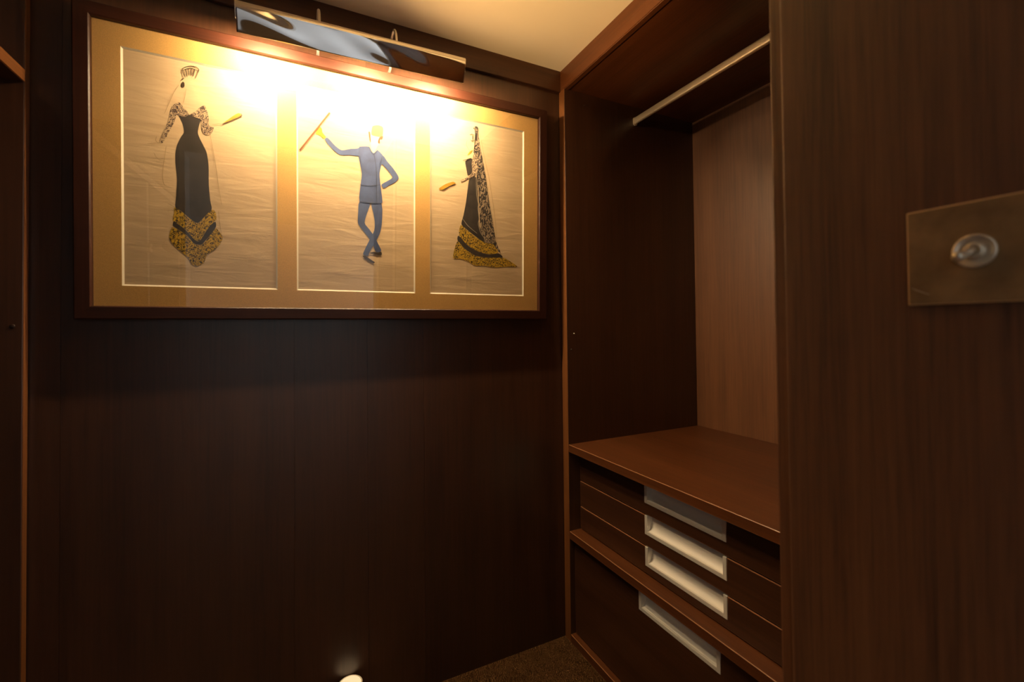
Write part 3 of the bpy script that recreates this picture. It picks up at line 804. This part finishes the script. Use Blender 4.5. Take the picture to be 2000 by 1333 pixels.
for bx in (-0.2565, 0.0285, 0.2400):             # tubular bulbs with a holder
    x = bx
    fr = Matrix.Translation((x - 0.03, -(0.157 - HO), 0.0315)) @ Matrix.Rotation(math.radians(90), 4, 'Y')
    lathe('bulb', [(0, 0), (0.006, 0.001), (0.0095, 0.006), (0.0095, 0.072), (0.006, 0.077), (0, 0.078)], M['bulb'], pl, fr, 20)
    fr2 = Matrix.Translation((x - 0.055, -(0.157 - HO), 0.0315)) @ Matrix.Rotation(math.radians(90), 4, 'Y')
    lathe('bulb_holder', [(0, 0), (0.008, 0.0), (0.008, 0.0248), (0, 0.0248)], M['satin'], pl, fr2, 16)
def sweep(name, path, rad, mat, parent, n=10):
    bm = bmesh.new(); rings = []
    for i, p in enumerate(path):
        p = Vector(p); d = (Vector(path[min(len(path) - 1, i + 1)]) - Vector(path[max(0, i - 1)])).normalized()
        s = d.cross(Vector((1, 0, 0)))
        if s.length < 1e-4: s = d.cross(Vector((0, 1, 0)))
        s.normalize(); t = d.cross(s)
        rings.append([bm.verts.new(p + rad * (math.cos(2 * math.pi * k / n) * s + math.sin(2 * math.pi * k / n) * t)) for k in range(n)])
    for a, b in zip(rings[:-1], rings[1:]):
        for k in range(n): bm.faces.new((a[k], a[(k + 1) % n], b[(k + 1) % n], b[k]))
    bm.faces.new(rings[0]); bm.faces.new(list(reversed(rings[-1])))
    return finish(name, bm, mat, parent, smooth=True)
for ax in (-0.111, 0.112):                        # swan-neck arms from the hood over to the wall
    path = [(ax, -(0.150 - HO), 0.078)]
    for k in range(13):
        a = math.radians(0 + 180 * k / 12)
        cx_, cz_, rx, rz = 0.0945, 0.115, 0.047, 0.055
        path.append((ax, -(cx_ + rx * math.cos(a) - HO), cz_ + rz * math.sin(a)))
    path += [(ax, -(0.0465 - HO), 0.095), (ax, -(0.035 - HO), 0.082), (ax, -(0.0035 - HO), 0.080)]
    arm = sweep('arm', path, 0.0042, M['satin'], pl)
    fr = Matrix.Translation((ax, -(0.0005 - HO), 0.080)) @ Matrix.Rotation(math.radians(90), 4, 'X')
    lathe('wall_plate', [(0, 0), (0.009, 0), (0.009, 0.003), (0.007, 0.005), (0, 0.005)], M['satin'], arm, fr, 24)
# ------------------------------------------------------------------ light switch on the wing wall
SX = 0.52
sw = root('light_switch', 'square aged bronze light switch with a nickel toggle on the near wall', 'switch', (SX, 0.1655, 1.307))
plate = box('plate', SX - 0.004, SX - 0.0001, 0.1225, 0.2085, 1.2635, 1.3505, M['brass'], sw, bevel=0.0012, seg=3, edge=M['brass_edge'])
fr = Matrix.Translation((SX - 0.004, 0.1625, 1.3075)) @ Matrix.Rotation(math.radians(-90), 4, 'Y')
ros = lathe('rosette', [(0.0142, -0.0002), (0.0142, 0.0014), (0.0135, 0.0024), (0.0122, 0.0024), (0.0112, 0.0014), (0.0072, 0.0010), (0.0066, 0.0012), (0.0066, 0.0040), (0.0058, 0.0048), (0.0044, 0.0048), (0.0038, 0.0030), (0.0, 0.0030)], M['nickel'], sw, fr, 48)
# toggle: slim dolly pointing down and away from the viewer
dirv = Vector((-0.76, 0.50, -0.42)).normalized()
q = Vector((0, 0, 1)).rotation_difference(dirv).to_matrix().to_4x4()
fr = Matrix.Translation((SX - 0.0085, 0.1625, 1.3075)) @ q
lathe('toggle', [(0, -0.001), (0.0032, -0.001), (0.0028, 0.003), (0.0030, 0.0065), (0.0044, 0.0105), (0.0046, 0.0130), (0.0034, 0.0148), (0, 0.0153)], M['nickel'], sw, fr, 24)
def scratch():
    bm = bmesh.new()
    pts = [(0.2060, 1.2800), (0.2020, 1.2775), (0.1975, 1.2752), (0.1925, 1.2728)]
    prev = None
    for i, (y, z) in enumerate(pts):
        w = 0.00028 * (1 if 0 < i < 3 else 0.4)
        a = bm.verts.new((SX - 0.00405, y, z - w)); b = bm.verts.new((SX - 0.00405, y, z + w))
        if prev: bm.faces.new((prev[0], prev[1], b, a))
        prev = (a, b)
    return finish('scratch', bm, M['nickel'], plate)
scratch()

# ------------------------------------------------------------------ body of the added ceiling spot, out of the picture
sl = root('added_ceiling_spot', 'small bronze spot lamp added out of view to brighten the ceiling, clipped to the left wardrobe upright', 'lamp', (L, 0.465, 1.575))
aim = (sp_aim - sp_pos).normalized()
fr = Matrix.Translation(sp_pos - aim * 0.075) @ Vector((0, 0, 1)).rotation_difference(aim).to_matrix().to_4x4()
lathe('shade', [(0, 0), (0.022, 0.002), (0.027, 0.012), (0.030, 0.070), (0.0285, 0.070), (0.0255, 0.016), (0, 0.008)], M['brass'], sl, fr, 28)
box('clip', L + 0.0003, L + 0.012, 0.451, 0.479, 1.552, 1.592, M['brass'], sl, bevel=0.002)
e0, e1 = Vector((L + 0.011, 0.465, 1.572)), sp_pos - aim * 0.072
fr = Matrix.Translation(e0) @ Vector((0, 0, 1)).rotation_difference((e1 - e0).normalized()).to_matrix().to_4x4()
lathe('bracket', [(0, 0), (0.005, 0), (0.005, (e1 - e0).length), (0, (e1 - e0).length)], M['brass'], sl, fr, 14)

# ------------------------------------------------------------------ small uplight on the floor by the back wall
ca = root('floor_uplight', 'small round cream cylinder with a softly glowing top, on the floor against the back wall', 'lamp', (0.152, 1.4975, 0))
fr = Matrix.Translation((0.152, 1.4975, 0))
lathe('body', [(0, 0.0), (0.034, 0.0), (0.036, 0.002), (0.036, 0.122), (0.0375, 0.1230), (0.0375, 0.1312), (0.0360, 0.1325), (0.0340, 0.1325), (0.0335, 0.1310), (0, 0.1305)], M['white_plastic'], ca, fr, 48)
lathe('diffuser', [(0.0330, 0.1312), (0.0325, 0.1322), (0.026, 0.1332), (0, 0.1336)], M['diffuser'], ca, fr, 48)
